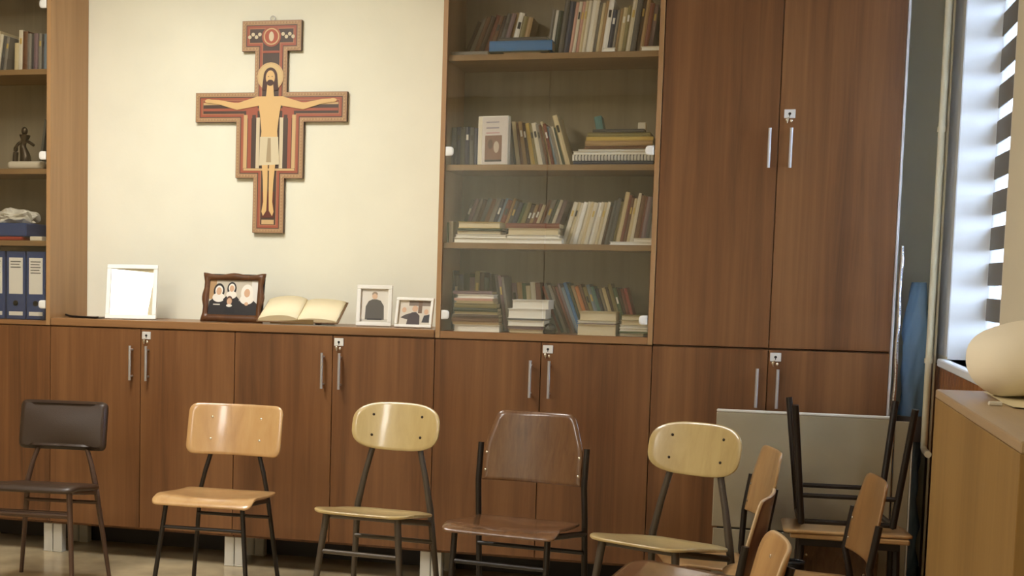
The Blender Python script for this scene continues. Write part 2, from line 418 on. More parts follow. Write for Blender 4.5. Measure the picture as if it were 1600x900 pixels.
# ------------------------------------------------------------------ painted wall cross (generic)
cx = thing('painted_cross', 'large painted wooden wall cross with ornamental border and central figure', 'cross', (.920, YB, 1.498), (0, RAD(.3), 0))
H = .961
def cz(z): return z-1.498
hw_t, hw_n, hw_a, hw_b, hw_f = .142, .078, .365, .163, .075
zt, z1, z2, z3, z4 = cz(2.459), cz(2.322), cz(2.137), cz(2.003), cz(1.748)
half = [(hw_t, zt), (hw_t, z1), (hw_n, z1), (hw_n, z2), (hw_a, z2), (hw_a, z3), (hw_b, z3), (hw_b, z4), (hw_f, z4), (hw_f, 0)]
outl = half + [(-a, b) for a, b in half[::-1]]
def inset(d):
    h = [(hw_t-d, zt-d), (hw_t-d, z1+d), (hw_n-d, z1+d), (hw_n-d, z2-d), (hw_a-d, z2-d), (hw_a-d, z3+d), (hw_b-d, z3+d), (hw_b-d, z4+d), (hw_f-d, z4+d), (hw_f-d, d)]
    return h + [(-a, b) for a, b in h[::-1]]
bm = new(); A = [bm.verts.new((x, -.024, z)) for x, z in outl]; B = [bm.verts.new((x, -.002, z)) for x, z in outl]
bm.faces.new(A); bm.faces.new(B[::-1])
for i in range(len(A)): bm.faces.new((A[i], A[(i+1) % len(A)], B[(i+1) % len(A)], B[i]))
mesh('panel', bm, mat('dark_cross_wood', (84, 56, 36), .5), cx)
C_GOLD, C_TAN, C_RED, C_DK, C_FL, C_HAIR, C_CR = (208, 174, 122), (180, 142, 104), (164, 88, 62), (78, 60, 48), (222, 184, 122), (74, 46, 30), (214, 198, 164)
S = [(inset(.001), C_TAN), (inset(.020), C_DK), (inset(.024), C_RED), (inset(.034), (176, 118, 82)), (inset(.038), C_DK)]
# plain colour fields
S += [(rect(-.115, cz(2.02), -.06, cz(2.095)), C_RED), (rect(.06, cz(2.02), .115, cz(2.095)), C_RED), (rect(-.325, z3+.05, .325, z3+.062), C_RED), (rect(-.325, z2-.056, .325, z2-.046), C_GOLD), (rect(-.325, z2-.046, .325, z2-.04), C_RED)]
for i, c in enumerate((C_CR, C_DK, C_RED, C_GOLD)):
    for s in (-1, 1):
        a = s*(.048+i*.02); S.append((rect(min(a, a+s*.017), z4+.045, max(a, a+s*.017), z3+.02+(.012 if i % 2 else 0)), c))
S += [(rect(-hw_b+.04, z4+.034, hw_b-.04, z4+.044), C_GOLD), (rect(-.03, .04, .03, .06), C_GOLD), (rect(-.03, .07, .03, .19), (104, 52, 36))]
S += [(circ(0, zt-.072, .046), C_RED), (circ(0, zt-.072, .038), C_GOLD), (circ(0, zt-.072, .032), (172, 84, 54)), (circ(0, zt-.072, .012, .022), C_CR), (rect(-.04, zt-.146, .04, zt-.136), C_RED)]
for s in (-1, 1):
    for k in range(4): S.append((circ(s*(.056+.016*k), zt-.062-.012*(k % 2), .0085), C_CR))
# plain figure
zh = cz(2.205)
S += [(circ(0, zh+.002, .064), C_GOLD), (circ(0, zh+.002, .056), (214, 186, 130)), (circ(0, zh, .034, .043), C_HAIR), ([(-.034, zh), (.034, zh), (.040, zh-.06), (-.040, zh-.06)], C_HAIR)]
for s in (-1, 1):
    S.append(([(s*.02, cz(2.118)), (s*.06, cz(2.118)), (s*.16, cz(2.088)), (s*.25, cz(2.104)), (s*.29, cz(2.106)), (s*.29, cz(2.090)), (s*.25, cz(2.084)), (s*.16, cz(2.058)), (s*.055, cz(2.076))], C_FL))
    S.append((circ(s*.30, cz(2.099), .018, .009), C_FL))
S += [([(-.06, cz(2.118)), (.06, cz(2.118)), (.046, cz(2.03)), (.038, cz(1.96)), (.042, cz(1.92)), (-.042, cz(1.92)), (-.038, cz(1.96)), (-.046, cz(2.03))], C_FL), ([(-.014, zh-.03), (.014, zh-.03), (.02, cz(2.11)), (-.02, cz(2.11))], C_FL), (circ(0, zh-.002, .022, .032), C_FL), (circ(0, zh-.026, .017, .014), C_HAIR), (circ(-.009, zh+.002, .003, .002), C_DK), (circ(.009, zh+.002, .003, .002), C_DK)]
for s in (-1, 1):
    S.append(([(s*.003, cz(1.84)), (s*.036, cz(1.84)), (s*.026, cz(1.74)), (s*.022, cz(1.64)), (s*.03, cz(1.595)), (s*.022, cz(1.575)), (s*.006, cz(1.60)), (s*.003, cz(1.70))], C_FL))
S += [([(-.044, cz(1.935)), (.044, cz(1.935)), (.052, cz(1.81)), (-.046, cz(1.805))], (216, 202, 166)), ([(-.006, cz(1.93)), (.008, cz(1.93)), (.012, cz(1.82)), (-.012, cz(1.82))], (172, 152, 116))]
art('painting', S, cx, -.0242)
bm = new()  # studded border
def studs(a, b):
    a = Vector(a); b = Vector(b); n = max(1, int((b-a).length/.014))
    for k in range(n):
        p = a.lerp(b, (k+.5)/n); box(bm, (p.x, -.0265, p.y), (.007, .002, .007))
o2 = inset(.0105)
for i in range(len(o2)): studs(o2[i], o2[(i+1) % len(o2)])
mesh('border_studs', bm, mat('border_stud', (190, 160, 116), .5), cx)
bm = new(); tube(bm, [(.012*cos(a)-.0, -.012, zt+.010+.012*sin(a)) for a in [2*pi*k/14 for k in range(15)]], .0018, 6)
mesh('hanging_ring', bm, M_METAL, cx)

# ------------------------------------------------------------------ photo frames on the worktop
ZW = 1.090
def photo_frame(name, label, x, y, w, h, lean, yaw, border, fm, shapes, glare=False, wavy=False, group=None):
    t = thing(name, label, 'picture frame', (x, y, ZW+.0005), (RAD(-lean), 0, RAD(yaw)))
    bm = new()
    if wavy:
        def edge(n, f): return [f(k/n) for k in range(n)]
        n = 16
        def wv(t_): return .010*(cos(4*pi*t_)-1)*.5*(1 if .0 < t_ < 1 else 0)
        O = [(-w/2+w*k/n, 0-wv(k/n)*.0) for k in range(n)] + [(w/2+wv(k/n), h*k/n) for k in range(n)] + [(w/2-w*k/n, h+wv(k/n)) for k in range(n)] + [(-w/2-wv(k/n), h-h*k/n) for k in range(n)]
        I = []
        for k in range(n): I.append((-w/2+border+(w-2*border)*k/n, border))
        for k in range(n): I.append((w/2-border, border+(h-2*border)*k/n))
        for k in range(n): I.append((w/2-border-(w-2*border)*k/n, h-border))
        for k in range(n): I.append((-w/2+border, h-border-(h-2*border)*k/n))
        O = [(p[0], max(p[1], 0)) for p in O]
        L = len(O)
        v = [[bm.verts.new((p[0], yy, p[1])) for p in pts] for pts, yy in ((O, 0), (O, -.010), ([( (a[0]*.55+b[0]*.45), (a[1]*.55+b[1]*.45)) for a, b in zip(O, I)], -.017), (I, -.011), (I, 0))]
        for r0, r1 in zip(v, v[1:]+v[:1]):
            for i in range(L):
                f = bm.faces.new((r0[i], r0[(i+1) % L], r1[(i+1) % L], r1[i])); f.smooth = True
    else:
        bbox(bm, -w/2, w/2, -.015, 0, 0, border, .002); bbox(bm, -w/2, w/2, -.015, 0, h-border, h, .002)
        bbox(bm, -w/2, -w/2+border, -.015, 0, border, h-border, .002); bbox(bm, w/2-border, w/2, -.015, 0, border, h-border, .002)
    mesh('frame', bm, fm, t)
    mesh('backing', bbox(new(), -w/2+.004, w/2-.004, .0, .004, .004, h-.004), mat('dark_backing', (40, 32, 26), .8), t)
    bm = new(); L = h*.72; ang = RAD(lean)
    box(bm, (0, .004+sin(RAD(24))*L*.5*.9, .0+h*.62-L*.5*cos(RAD(24))*.9), (.035, .003, L*.8), 0, Matrix.Rotation(RAD(24), 3, 'X')); mesh('easel_leg', bm, MATS['dark_backing'], t)
    iw, ih = w-2*border, h-2*border
    sh = [([(-w/2+border+p[0]*iw, border+p[1]*ih) for p in poly], c) for poly, c in shapes]
    art('photograph', sh, t, -.002)
    if glare: mesh('cover_glass', bbox(new(), -w/2+border, w/2-border, -.0085, -.0065, border, h-border), M_GLASS, t)
    return t
M_WFR = mat('white_gloss_frame', (240, 238, 228), .3)
def fpos(px, py, Y): v = at(px, py, Y=Y); return v.x
# bright white frame: print painted pale like the glare over it, behind strongly reflecting glass
sh = [(rect(0, 0, 1, 1), (246, 238, 214)), (circ(.82, .6, .15, .2), (216, 190, 130)), (circ(.84, .62, .10, .15), (228, 206, 156)), (circ(.36, .88, .12, .03), (206, 184, 130))]
xa, xb = fpos(166, 499, .09), fpos(243, 499, .09)
FR1 = photo_frame('photo_frame', 'white photo frame with a print washed pale by glare', (xa+xb)/2, .09, xb-xa-.010, .252, 11.5, 13.3, .02, M_WFR, sh, True)
# brown wavy frame, three sisters in dark habits and a child
BKG, HAB, COIF, FACE = (196, 186, 166), (34, 30, 30), (232, 226, 212), (206, 166, 132)
sh = [(rect(0, 0, 1, 1), BKG), (rect(0, .45, .14, 1), (176, 140, 96)), (rect(.86, .2, 1, 1), (222, 218, 208))]
for x, yy, s in ((.2, .62, .95), (.46, .70, .8), (.78, .58, 1.05)):
    sh += [(circ(x, yy+.06, .12*s, .24*s), (HAB if x < .7 else COIF)), ([(x-.22*s, 0), (x+.22*s, 0), (x+.2*s, yy-.24), (x+.1*s, yy-.12), (x-.1*s, yy-.12), (x-.2*s, yy-.24)], HAB), (circ(x, yy-.12, .135*s, .14*s), COIF), (circ(x, yy+.08, .082*s, .15*s), COIF), (circ(x, yy+.06, .058*s, .115*s), FACE)]
sh += [(rect(.05, 0, .95, .3), HAB), (circ(.43, .42, .062, .13), (92, 60, 40)), (circ(.43, .39, .05, .1), FACE), ([(.32, .05), (.56, .05), (.52, .28), (.36, .28)], (26, 24, 26)), (circ(.43, .27, .06, .04), COIF), (circ(.78, .33, .04, .05), FACE), (rect(.1, .28, .24, .31), COIF)]
xa, xb = fpos(313, 497, .13), fpos(411, 499, .13)
photo_frame('photo_frame', 'brown wavy-edged wooden frame with a group photograph of three veiled women', (xa+xb)/2, .13, xb-xa, .222, 10, -2, .032, wood('dark_frame_wood', (76, 48, 28), (96, 62, 36), (110, 74, 44), (20, 20, 20), rough=.35), sh, wavy=True)
# white portrait
sh = [(rect(0, 0, 1, 1), (222, 216, 202)), (rect(0, 0, 1, .1), (196, 190, 176)), ([(.16, .08), (.86, .08), (.84, .5), (.72, .66), (.58, .7), (.42, .7), (.28, .64), (.18, .48)], (92, 88, 80)), (rect(.24, .07, .78, .12), (60, 58, 56)), (circ(.5, .8, .10, .10), (212, 178, 146)), (circ(.5, .86, .10, .07), (160, 140, 116)), (circ(.5, .79, .085, .085), (216, 182, 150))]
xa, xb = fpos(557, 504, .15), fpos(611, 507, .15)
photo_frame('photo_frame', 'tall white photo frame showing a man in a grey jumper', (xa+xb)/2, .15, xb-xa, .182, 11, 8, .018, M_WFR, sh)
sh = [(rect(0, 0, 1, 1), (206, 196, 178)), (rect(.3, .8, 1, 1), (120, 104, 86)), (rect(.6, .5, .72, 1), (110, 84, 58)), ([(.05, .3), (.3, .22), (.38, .5), (.2, .42)], (70, 58, 50)), (circ(.16, .62, .07, .11), FACE), (circ(.5, .68, .09, .13), FACE), (circ(.86, .56, .07, .11), FACE), ([(.26, .0), (.68, .0), (.66, .4), (.54, .54), (.4, .52), (.3, .36)], (60, 44, 40)), ([(.74, .12), (1, .12), (.98, .46), (.8, .4)], (44, 38, 36))]
xa, xb = fpos(616, 508, .10), fpos(676, 510, .10)
photo_frame('photo_frame', 'small white photo frame with a snapshot of a group, beside the bookcase', (xa+xb)/2, .10, xb-xa, .132, 14, -6, .013, M_WFR, sh)
# dark thin tray
a = at(108, 492, Y=.16); b = at(155, 497, Y=.06)
bm = new(); tube(bm, smoothpath([(a.x-.02, .16, ZW+.012), (a.x+.05, .1, ZW+.006), (b.x-.03, .06, ZW+.005), (b.x, .05, ZW+.007)], 4), .005, 6)
bm2 = bm; plate(bm2, [(a.x-.01, .17), (a.x+.05, .1), (b.x-.01, .06), (b.x+.0, .16), (a.x+.06, .2)], .003, lambda u, v: ((u, v, ZW+.0045), (0, 0, -1)), 2, soft=.0008)
tag(mesh('shallow_tray', bm, M_BLACK), 'thin black curved tray lying on the worktop against the display case', 'tray')
# tiny dark clip near the book
v = at(536, 503, Z=ZW+.002)
tag(mesh('black_clip', bbox(new(), v.x-.012, v.x+.012, .16, .175, ZW, ZW+.008, .002), M_BLACK), 'tiny black clip on the worktop between open book and portrait frame', 'clip')

# ------------------------------------------------------------------ open book on a low stand
xa, xb = fpos(404, 500, .14), fpos(546, 503, .14)
xm = fpos(478, 500, .14)
bs = thing('book_stand', 'low dark wire stand holding up the open book', 'book stand', (xm, .13, ZW))
bm = new(); LEAN = 22
for s in (-1, 1):
    tube(bm, [(s*.10, -.09, .008), (s*.10, .11, .075)], .004, 8); tube(bm, [(s*.10, .11, .075), (s*.10, .11, .004)], .004, 8); tube(bm, [(s*.10, -.09, .008), (s*.10, .11, .004)], .004, 8)
mesh('wire_legs', bm, M_TUBE, bs)
mesh('ledge', bbox(new(), -.13, .07, -.104, -.096, .004, .026, .002), mat('dull_brass', (132, 108, 70), .35, .7), bs)
ob = thing('open_book', 'thick old book lying open with cream pages on its stand', 'book', (xm-.005, .03, ZW+.014), (RAD(26), 0, RAD(2)))
def page(side):
    bm = new(); n = 14; D = .19; Wd = .178
    prof = []
    for k in range(n+1):
        t_ = k/n; prof.append((side*Wd*t_, (.034 if side < 0 else .02)*math.sqrt(max(0, sin(min(pi, (t_*.92+.04)*pi))))*(1-.35*t_)+.003))
    rows = []
    for yy in (0, D):
        rows.append([bm.verts.new((x, yy, z)) for x, z in prof] + [bm.verts.new((side*Wd, yy, .002)), bm.verts.new((0, yy, .002))])
    m = len(rows[0])
    for i in range(m):
        j = (i+1) % m; f = bm.faces.new((rows[0][i], rows[0][j], rows[1][j], rows[1][i])); f.smooth = i < n
    bm.faces.new(rows[0][::-1]); bm.faces.new(rows[1])
    return bm
M_PAGE = mat('cream_paper', (236, 222, 184), .8); M_INK = mat('faded_print', (196, 178, 140), .8)
for s in (-1, 1):
    pg = mesh('page_block', page(s), M_PAGE, ob)
mesh('cover', bbox(new(), -.186, .186, -.006, .196, -.002, .002, .001), mat('brown_cover', (112, 84, 52), .6), ob)
bm = new()
for k in range(9):
    yy = .035+.016*k
    for c0, c1 in ((.03, .085), (.095, .15)): bbox(bm, c0, c1, yy, yy+.005, .0255, .0262)
bm.free()

# ------------------------------------------------------------------ books
PAL = {'black': (38, 34, 34), 'dark brown': (74, 50, 36), 'brown': (112, 74, 48), 'reddish brown': (122, 62, 44), 'red': (158, 62, 48), 'tan': (172, 140, 96), 'cream': (214, 198, 160), 'off-white': (226, 218, 200), 'white': (244, 242, 238), 'grey': (138, 132, 124), 'dark grey': (82, 80, 80), 'navy': (46, 52, 78), 'blue': (62, 118, 176), 'pale blue': (132, 150, 168), 'green': (84, 104, 72), 'dark green': (50, 64, 48), 'olive': (138, 126, 80), 'yellow': (206, 176, 96), 'orange': (198, 120, 62), 'mauve': (128, 104, 112), 'pink': (206, 160, 146), 'teal': (84, 128, 128)}
PM = {k: mat('cover_'+k.replace(' ', '_').replace('-', '_'), v, .5) for k, v in PAL.items()}
M_PG = mat('page_edges', (218, 204, 172), .85)
M_PGW = mat('white_page_edges', (244, 241, 234), .85)
def book_mesh(t, d, h, c, pages_front=False, label=0):
    bm = new(); b = .0018
    bbox(bm, 0, b, 0, d, 0, h); bbox(bm, t-b, t, 0, d, 0, h)
    if not pages_front:
        n = 4; top = []; bot = []
        pts = [(0, .003)] + [(t*k/n, .003-.003*sin(pi*k/n)) for k in range(1, n)] + [(t, .003), (t, .0045), (0, .0045)]
        lo = [bm.verts.new((x, y, 0)) for x, y in pts]; hi = [bm.verts.new((x, y, h)) for x, y in pts]
        for i in range(len(pts)):
            j = (i+1) % len(pts); bm.faces.new((lo[i], lo[j], hi[j], hi[i]))
        bm.faces.new(lo[::-1]); bm.faces.new(hi)
        if label and t > .012: bbox(bm, t*.25, t*.75, -.0008, .001, h*.66, h*.8, mi=2)
    bbox(bm, b, t-b, .006, d-.004, .003, h-.003, mi=1)
    return bm
LABCOL = [PM['cream'], PM['white'], PM['black'], PM['yellow']]
def mkbook(t, d, h, cname, M, pose, where, group, name='book', pages_front=False, lab=0, near=''):
    o = mesh(name, book_mesh(t, d, h, cname, pages_front, lab), [PM[cname], (M_PGW if cname in ('white', 'off-white') else M_PG), LABCOL[lab % 4]])
    o.matrix_world = M
    th = ('thin ' if t < .011 else 'thick ' if t > .024 else '')
    kind = 'book'
    cand = ['%s%s book %s %s %s' % (th, cname, near, pose, where), '%s book %s %s %s' % (cname, near, pose, where), '%s book %s %s' % (cname, near, where), '%s%s book %s %s' % (th, cname, pose, where)]
    lab_ = [' '.join(q.split()) for q in cand]
    lab_ = [q for q in lab_ if len(q.split()) <= 16][0]
    tag(o, lab_, 'book', group)
    return o
def row(px0, py, Y, zs, lean, items, where, group, d=.15, pxend=None, ease=0):
    """standing books from left to right; lean>0 tops to the right. items: (colour, thickness px, height px)"""
    x = at(px0, py, Y=Y).x
    s = (at(px0+100, py, Y=Y).x-x)/100
    sz = abs(at(px0, py-100, Y=Y).z-at(px0, py, Y=Y).z)/100
    for i, (c, tw, hh) in enumerate(items):
        a = RAD(lean+ease*i/max(1, len(items)-1))
        t = max(.005, tw*s*cos(a)-.0006); h = hh*sz/cos(a)
        h = max(.05, (hh*sz-t*abs(sin(a)))/cos(a))
        if a >= 0:   # rests on its right lower corner
            M = Matrix.Translation((x+t*cos(a), Y+random.uniform(0, .012), zs)) @ Matrix.Rotation(a, 4, 'Y') @ Matrix.Translation((-t, 0, 0))
        else:
            M = Matrix.Translation((x, Y+random.uniform(0, .012), zs)) @ Matrix.Rotation(a, 4, 'Y')
        pose = 'leaning right' if lean > 3 else 'leaning left' if lean < -3 else 'upright'
        lc = items[i-1][0] if i else None; rc = items[i+1][0] if i+1 < len(items) else None
        near = ('between %s and %s ones' % (lc, rc) if lc and rc else 'beside the %s one at the row end' % (lc or rc))
        mkbook(t, d, h, c, M, pose, where, group, lab=random.choice((0, 0, 0, 0, 0, 1, 2, 3)), near=near)
        x += (t+.0008)/cos(a)
def stack(px0, px1, py, Y, zs, items, where, group, d=.16, fore=None):
    """books lying flat from the bottom up: (colour, thickness px, left shift px, right shift px, pages_front)"""
    z = zs + .0003
    for i, (c, tp, l, r, pf) in enumerate(items):
        xa = at(px0+l, py, Y=Y).x; xb = at(px1+r, py, Y=Y).x
        sz = abs(at(px0, py-100, Y=Y).z-at(px0, py, Y=Y).z)/100
        t = tp*sz
        # book lies: thickness -> z, height -> x
        M = Matrix.Translation((xa, Y+random.uniform(0, .01), z)) @ Matrix(((0, 0, 1, 0), (0, 1, 0, 0), (1, 0, 0, 0), (0, 0, 0, 1)))
        M = Matrix.Translation((xb, Y+random.uniform(0, .008), z)) @ Matrix.Rotation(RAD(-90), 4, 'Y')
        # rotation -90 about Y: local z -> -x, local x -> z
        mkbook(t-.0004, d, abs(xb-xa), c, M, 'lying', where, group, pages_front=pf, near=(('under the %s one' % items[i+1][0] if i+1 < len(items) else '') if i == 0 else 'on top of the %s one' % items[-2][0] if i+1 == len(items) else 'between %s and %s ones' % (items[i-1][0], items[i+1][0])))
        z += t
    return z
def cyc(names, n, w, h, jw=1.5, jh=4):
    return [(names[i % len(names)], max(3, w+random.uniform(-jw, jw)), h+random.uniform(-jh, jh)) for i in range(n)]

Z1, Z2, Z3, Z4 = SH[2]+.012, SH[1]+.012, SH[0]+.012, ZB
G1, G2, G3, G4 = 'books on the top glass-case shelf', 'books on the second glass-case shelf', 'books on the third glass-case shelf', 'books on the bottom glass-case shelf'
W1, W2, W3, W4 = 'on the top bookcase shelf', 'on the second bookcase shelf', 'on the third bookcase shelf', 'on the bottom bookcase shelf'
# top shelf
zz = Z1
row(722, 85, .19, Z1, 22, [('dark brown', 7, 62), ('grey', 7, 66), ('brown', 7, 68), ('dark brown', 8, 70), ('reddish brown', 8, 72), ('brown', 7, 70), ('dark brown', 6, 70), ('dark grey', 8, 73), ('mauve', 7, 73), ('tan', 6, 74), ('white', 9, 74), ('olive', 9, 68), ('tan', 8, 66)], W1, G1, ease=-11)
row(852, 85, .19, Z1, 7, [('grey', 5, 78), ('white', 5, 77), ('dark green', 7, 76)], W1, G1)
row(871, 86, .05, Z1, 7, [('dark grey', 8, 84), ('navy', 9, 82), ('pink', 5, 80), ('off-white', 5, 81), ('pink', 5, 81), ('cream', 5, 82), ('off-white', 5, 82), ('white', 7, 83), ('off-white', 5, 82), ('grey', 4, 79), ('cream', 5, 78), ('tan', 5, 81), ('white', 8, 83), ('navy', 7, 67), ('grey', 4, 66), ('tan', 4, 68), ('cream', 7, 70), ('olive', 6, 72), ('off-white', 7, 82), ('dark grey', 8, 82), ('dark brown', 6, 84), ('tan', 6, 85), ('reddish brown', 7, 75), ('mauve', 6, 73)], W1, G1, d=.2)
stack(764, 862, 85, .03, Z1, [('tan', 3, 22, -18, True), ('dark green', 2, 0, -6, False), ('blue', 16, 0, 0, False), ('dark grey', 5, 14, -8, False)], W1, G1, d=.12)
stack(942, 961, 86, .022, Z1, [('white', 6, 0, 0, True)], W1, G1, d=.022)
stack(1001, 1033, 85, .022, Z1, [('off-white', 7, 0, 0, True)], W1, G1, d=.022)
stack(700, 762, 85, .05, Z1, [('grey', 7, 5, 0, False)], W1, G1, d=.11)
# second shelf
row(704, 262, .08, Z2, 0, [('navy', 7, 60), ('navy', 7, 61), ('dark grey', 7, 60), ('navy', 7, 61), ('dark grey', 7, 60), ('navy', 6, 59)], W2, G2, d=.2)
row(797, 262, .1, Z2, -7, [('grey', 6, 70), ('dark grey', 4, 68), ('cream', 6, 70), ('brown', 5, 68), ('tan', 6, 70), ('dark brown', 5, 68), ('yellow', 7, 68), ('olive', 5, 66), ('off-white', 7, 68), ('grey', 5, 66), ('brown', 4, 64), ('cream', 4, 70), ('reddish brown', 5, 66), ('pale blue', 4, 62), ('grey', 4, 60), ('off-white', 4, 62), ('dark green', 4, 60), ('cream', 8, 80)], W2, G2, d=.2, ease=-10)
zt_ = stack(892, 1024, 262, .03, Z2, [('navy', 6, 3, -4, False)], W2, G2, d=.22)
# spiral notebook
xa, xb = at(893, 262, Y=.03).x, at(1020, 262, Y=.03).x
sp = thing('spiral_notebook', 'white spiral-bound notebook lying in the stack of tan books', 'notebook', (xa, .03, zt_))
mesh('pages', bbox(new(), 0, xb-xa, .01, .21, 0, .024, .001), PM['white'], sp)
bm = new(); n = 24
for k in range(n):
    x = .012+(xb-xa-.024)*k/(n-1); tube(bm, [(x, .004+.012*cos(a), .012+.0115*sin(a)) for a in [2*pi*j/8 for j in range(9)]], .0016, 5)
mesh('wire_binding', bm, mat('dark_wire', (44, 46, 54), .4, .6), sp)
stack(900, 1014, 262, .04, zt_+.0245, [('off-white', 6, -6, 8, True), ('white', 3, 2, 4, True), ('brown', 5, 12, -4, False), ('tan', 8, 13, 4, False), ('yellow', 6, 14, 5, False), ('olive', 7, 16, 0, False), ('dark grey', 5, 24, -10, False)], W2, G2, d=.2)
zt2 = zt_+.0245 + .1
v0 = at(936, 195, Y=.2); zs_ = zt_+.0245+40*abs(at(900, 162, Y=.04).z-at(900, 262, Y=.04).z)/100+.001
M = Matrix.Translation((v0.x, .10, zs_)) @ Matrix.Rotation(RAD(-12), 4, 'Y'); mkbook(.03, .1, .055, 'teal', M, 'leaning left', 'on top of the tan stack in bookcase', G2)
v0 = at(1000, 195, Y=.2)
tag(mesh('small_box', bbox(new(), v0.x, v0.x+.032, .10, .14, zs_, zs_+.03, .002), PM['off-white']), 'small white box on top of the tan book stack in bookcase', 'box')
# white face-out book
xa = at(746, 258, Y=.04).x; xb = at(795, 258, Y=.04).x
fb = thing('upright_book', 'thick white book facing out with a brown picture on its cover', 'book', (xa+.0, .035, Z2), (0, 0, RAD(-9)))
zz_ = abs(at(770, 162, Y=.04).z-at(770, 262, Y=.04).z)/100
bw, bh = (xb-xa)*1.0, 76*zz_
mesh('cover', bbox(new(), 0, bw, 0, .03, 0, bh, .002), PM['white'], fb)
mesh('spine_strip', bbox(new(), .002, .018, -.001, .0005, .002, bh-.002), PM['off-white'], fb)
art('cover_print', [(rect(.02, .004, bw-.003, bh-.004), (214, 206, 204)), (rect(.032, bh*.06, bw*.80, bh*.6), (128, 92, 78)), (circ(bw*.42, bh*.42, .011, .02), (92, 66, 54)), (circ(bw*.62, bh*.36, .012, .024), (196, 180, 164)), (rect(.032, bh*.06, bw*.8, bh*.1), (56, 48, 52)), (rect(.036, bh*.64, bw*.72, bh*.66), (190, 130, 140)), (rect(.036, bh*.74, bw*.7, bh*.765), (150, 142, 160)), (rect(.036, bh*.86, bw*.7, bh*.88), (150, 142, 160))], fb, -.0012)
# third shelf
row(712, 384, .2, Z3, 19, [('dark grey', 6, 70), ('mauve', 6, 71), ('grey', 6, 72), ('dark brown', 7, 70), ('dark grey', 7, 72), ('brown', 7, 71), ('grey', 7, 72), ('navy', 6, 71), ('pale blue', 4, 72), ('reddish brown', 8, 70), ('tan', 5, 72), ('dark grey', 6, 68), ('navy', 7, 66), ('green', 6, 65), ('olive', 7, 66), ('dark brown', 6, 62), ('tan', 5, 62), ('reddish brown', 6, 64), ('cream', 5, 62), ('brown', 6, 70), ('grey', 7, 70), ('dark green', 5, 70), ('off-white', 5, 70), ('mauve', 7, 70)], W3, G3)
stack(708, 782, 384, .03, Z3, [('off-white', 8, 0, 10, True), ('white', 5, 2, 8, True), ('grey', 6, 4, 0, True), ('dark green', 4, 6, 2, False), ('yellow', 10, 6, -2, True)], W3, G3, d=.15)
row(697, 384, .06, Z3, 0, [('green', 4, 32), ('off-white', 6, 34)], W3, G3, d=.09)
stack(792, 876, 384, .03, Z3, [('white', 8, -6, 2, True), ('off-white', 6, -2, -2, True), ('cream', 10, 0, -4, True), ('reddish brown', 8, -3, -3, False)], W3, G3, d=.15)
row(877, 385, .1, Z3, 15, cyc(['off-white', 'cream', 'off-white', 'white'], 11, 5.6, 67, .8, 1) + [('dark brown', 5, 60), ('dark grey', 6, 70), ('dark grey', 6, 74), ('olive', 4, 68), ('cream', 7, 83), ('reddish brown', 5, 78), ('brown', 5, 74), ('cream', 5, 73), ('off-white', 5, 81), ('brown', 7, 78), ('reddish brown', 4, 76), ('mauve', 7, 76), ('dark grey', 6, 76), ('grey', 6, 74)], W3, G3, d=.18, ease=-8)
stack(952, 1021, 386, .03, Z3, [('white', 5, 0, 0, True), ('off-white', 6, 36, 0, True)], W3, G3, d=.06)
# bottom shelf
row(700, 524, .22, Z4, 0, [('dark grey', 6, 92), ('pale blue', 8, 84), ('navy', 8, 86), ('dark green', 9, 88), ('mauve', 8, 82), ('olive', 8, 92), ('dark brown', 7, 90), ('dark green', 7, 82), ('black', 6, 88)], W4, G4, d=.13)
stack(704, 778, 524, .03, Z4, [('off-white', 11, 4, 2, True), ('tan', 4, 2, 0, False), ('brown', 7, 0, 0, False), ('dark brown', 5, 2, 0, False), ('cream', 4, 4, -2, True), ('dark green', 6, 4, -2, False), ('olive', 7, 4, -4, False), ('cream', 4, 6, -8, True), ('pink', 4, 4, -10, False), ('white', 6, 8, -8, True), ('mauve', 5, 2, -12, False)], W4, G4, d=.17)
row(783, 525, .12, Z4, -9, [('dark grey', 5, 88), ('mauve', 5, 88), ('grey', 4, 86)], W4, G4, d=.2)
stack(794, 852, 525, .03, Z4, [('tan', 6, 0, -4, True), ('mauve', 5, -2, -4, False), ('off-white', 9, -2, -2, True), ('dark grey', 3, -3, -2, False), ('white', 15, -2, 0, True), ('white', 14, 4, 4, True)], W4, G4, d=.17)
row(804, 525, .22, Z4, -6, [('mauve', 8, 76), ('tan', 8, 77), ('green', 6, 76), ('cream', 7, 72), ('off-white', 8, 78), ('reddish brown', 8, 77)], W4, G4, d=.12)
names = ['reddish brown', 'dark grey', 'grey', 'dark brown', 'reddish brown', 'mauve', 'pale blue', 'blue', 'dark green', 'tan', 'orange', 'brown', 'olive', 'pale blue', 'teal', 'navy', 'grey', 'cream', 'dark brown', 'olive', 'green', 'dark brown', 'reddish brown', 'red', 'brown', 'cream', 'dark green']
row(872, 526, .2, Z4, -22, [(c, random.uniform(4.3, 6.2), random.uniform(70, 80)) for c in names[:24]], W4, G4, d=.14, ease=6)
stack(901, 962, 527, .03, Z4, [('cream', 17, 0, 0, True), ('mauve', 2, 10, -2, False), ('off-white', 4, 0, 0, True), ('cream', 14, 3, 0, True)], W4, G4, d=.15)
stack(967, 1012, 527, .03, Z4, [('grey', 5, 0, -6, True), ('green', 3, 0, 0, False), ('off-white', 5, 0, 0, True), ('white', 5, 0, 1, True), ('cream', 7, 2, 0, True), ('olive', 8, 2, -6, True)], W4, G4, d=.15)
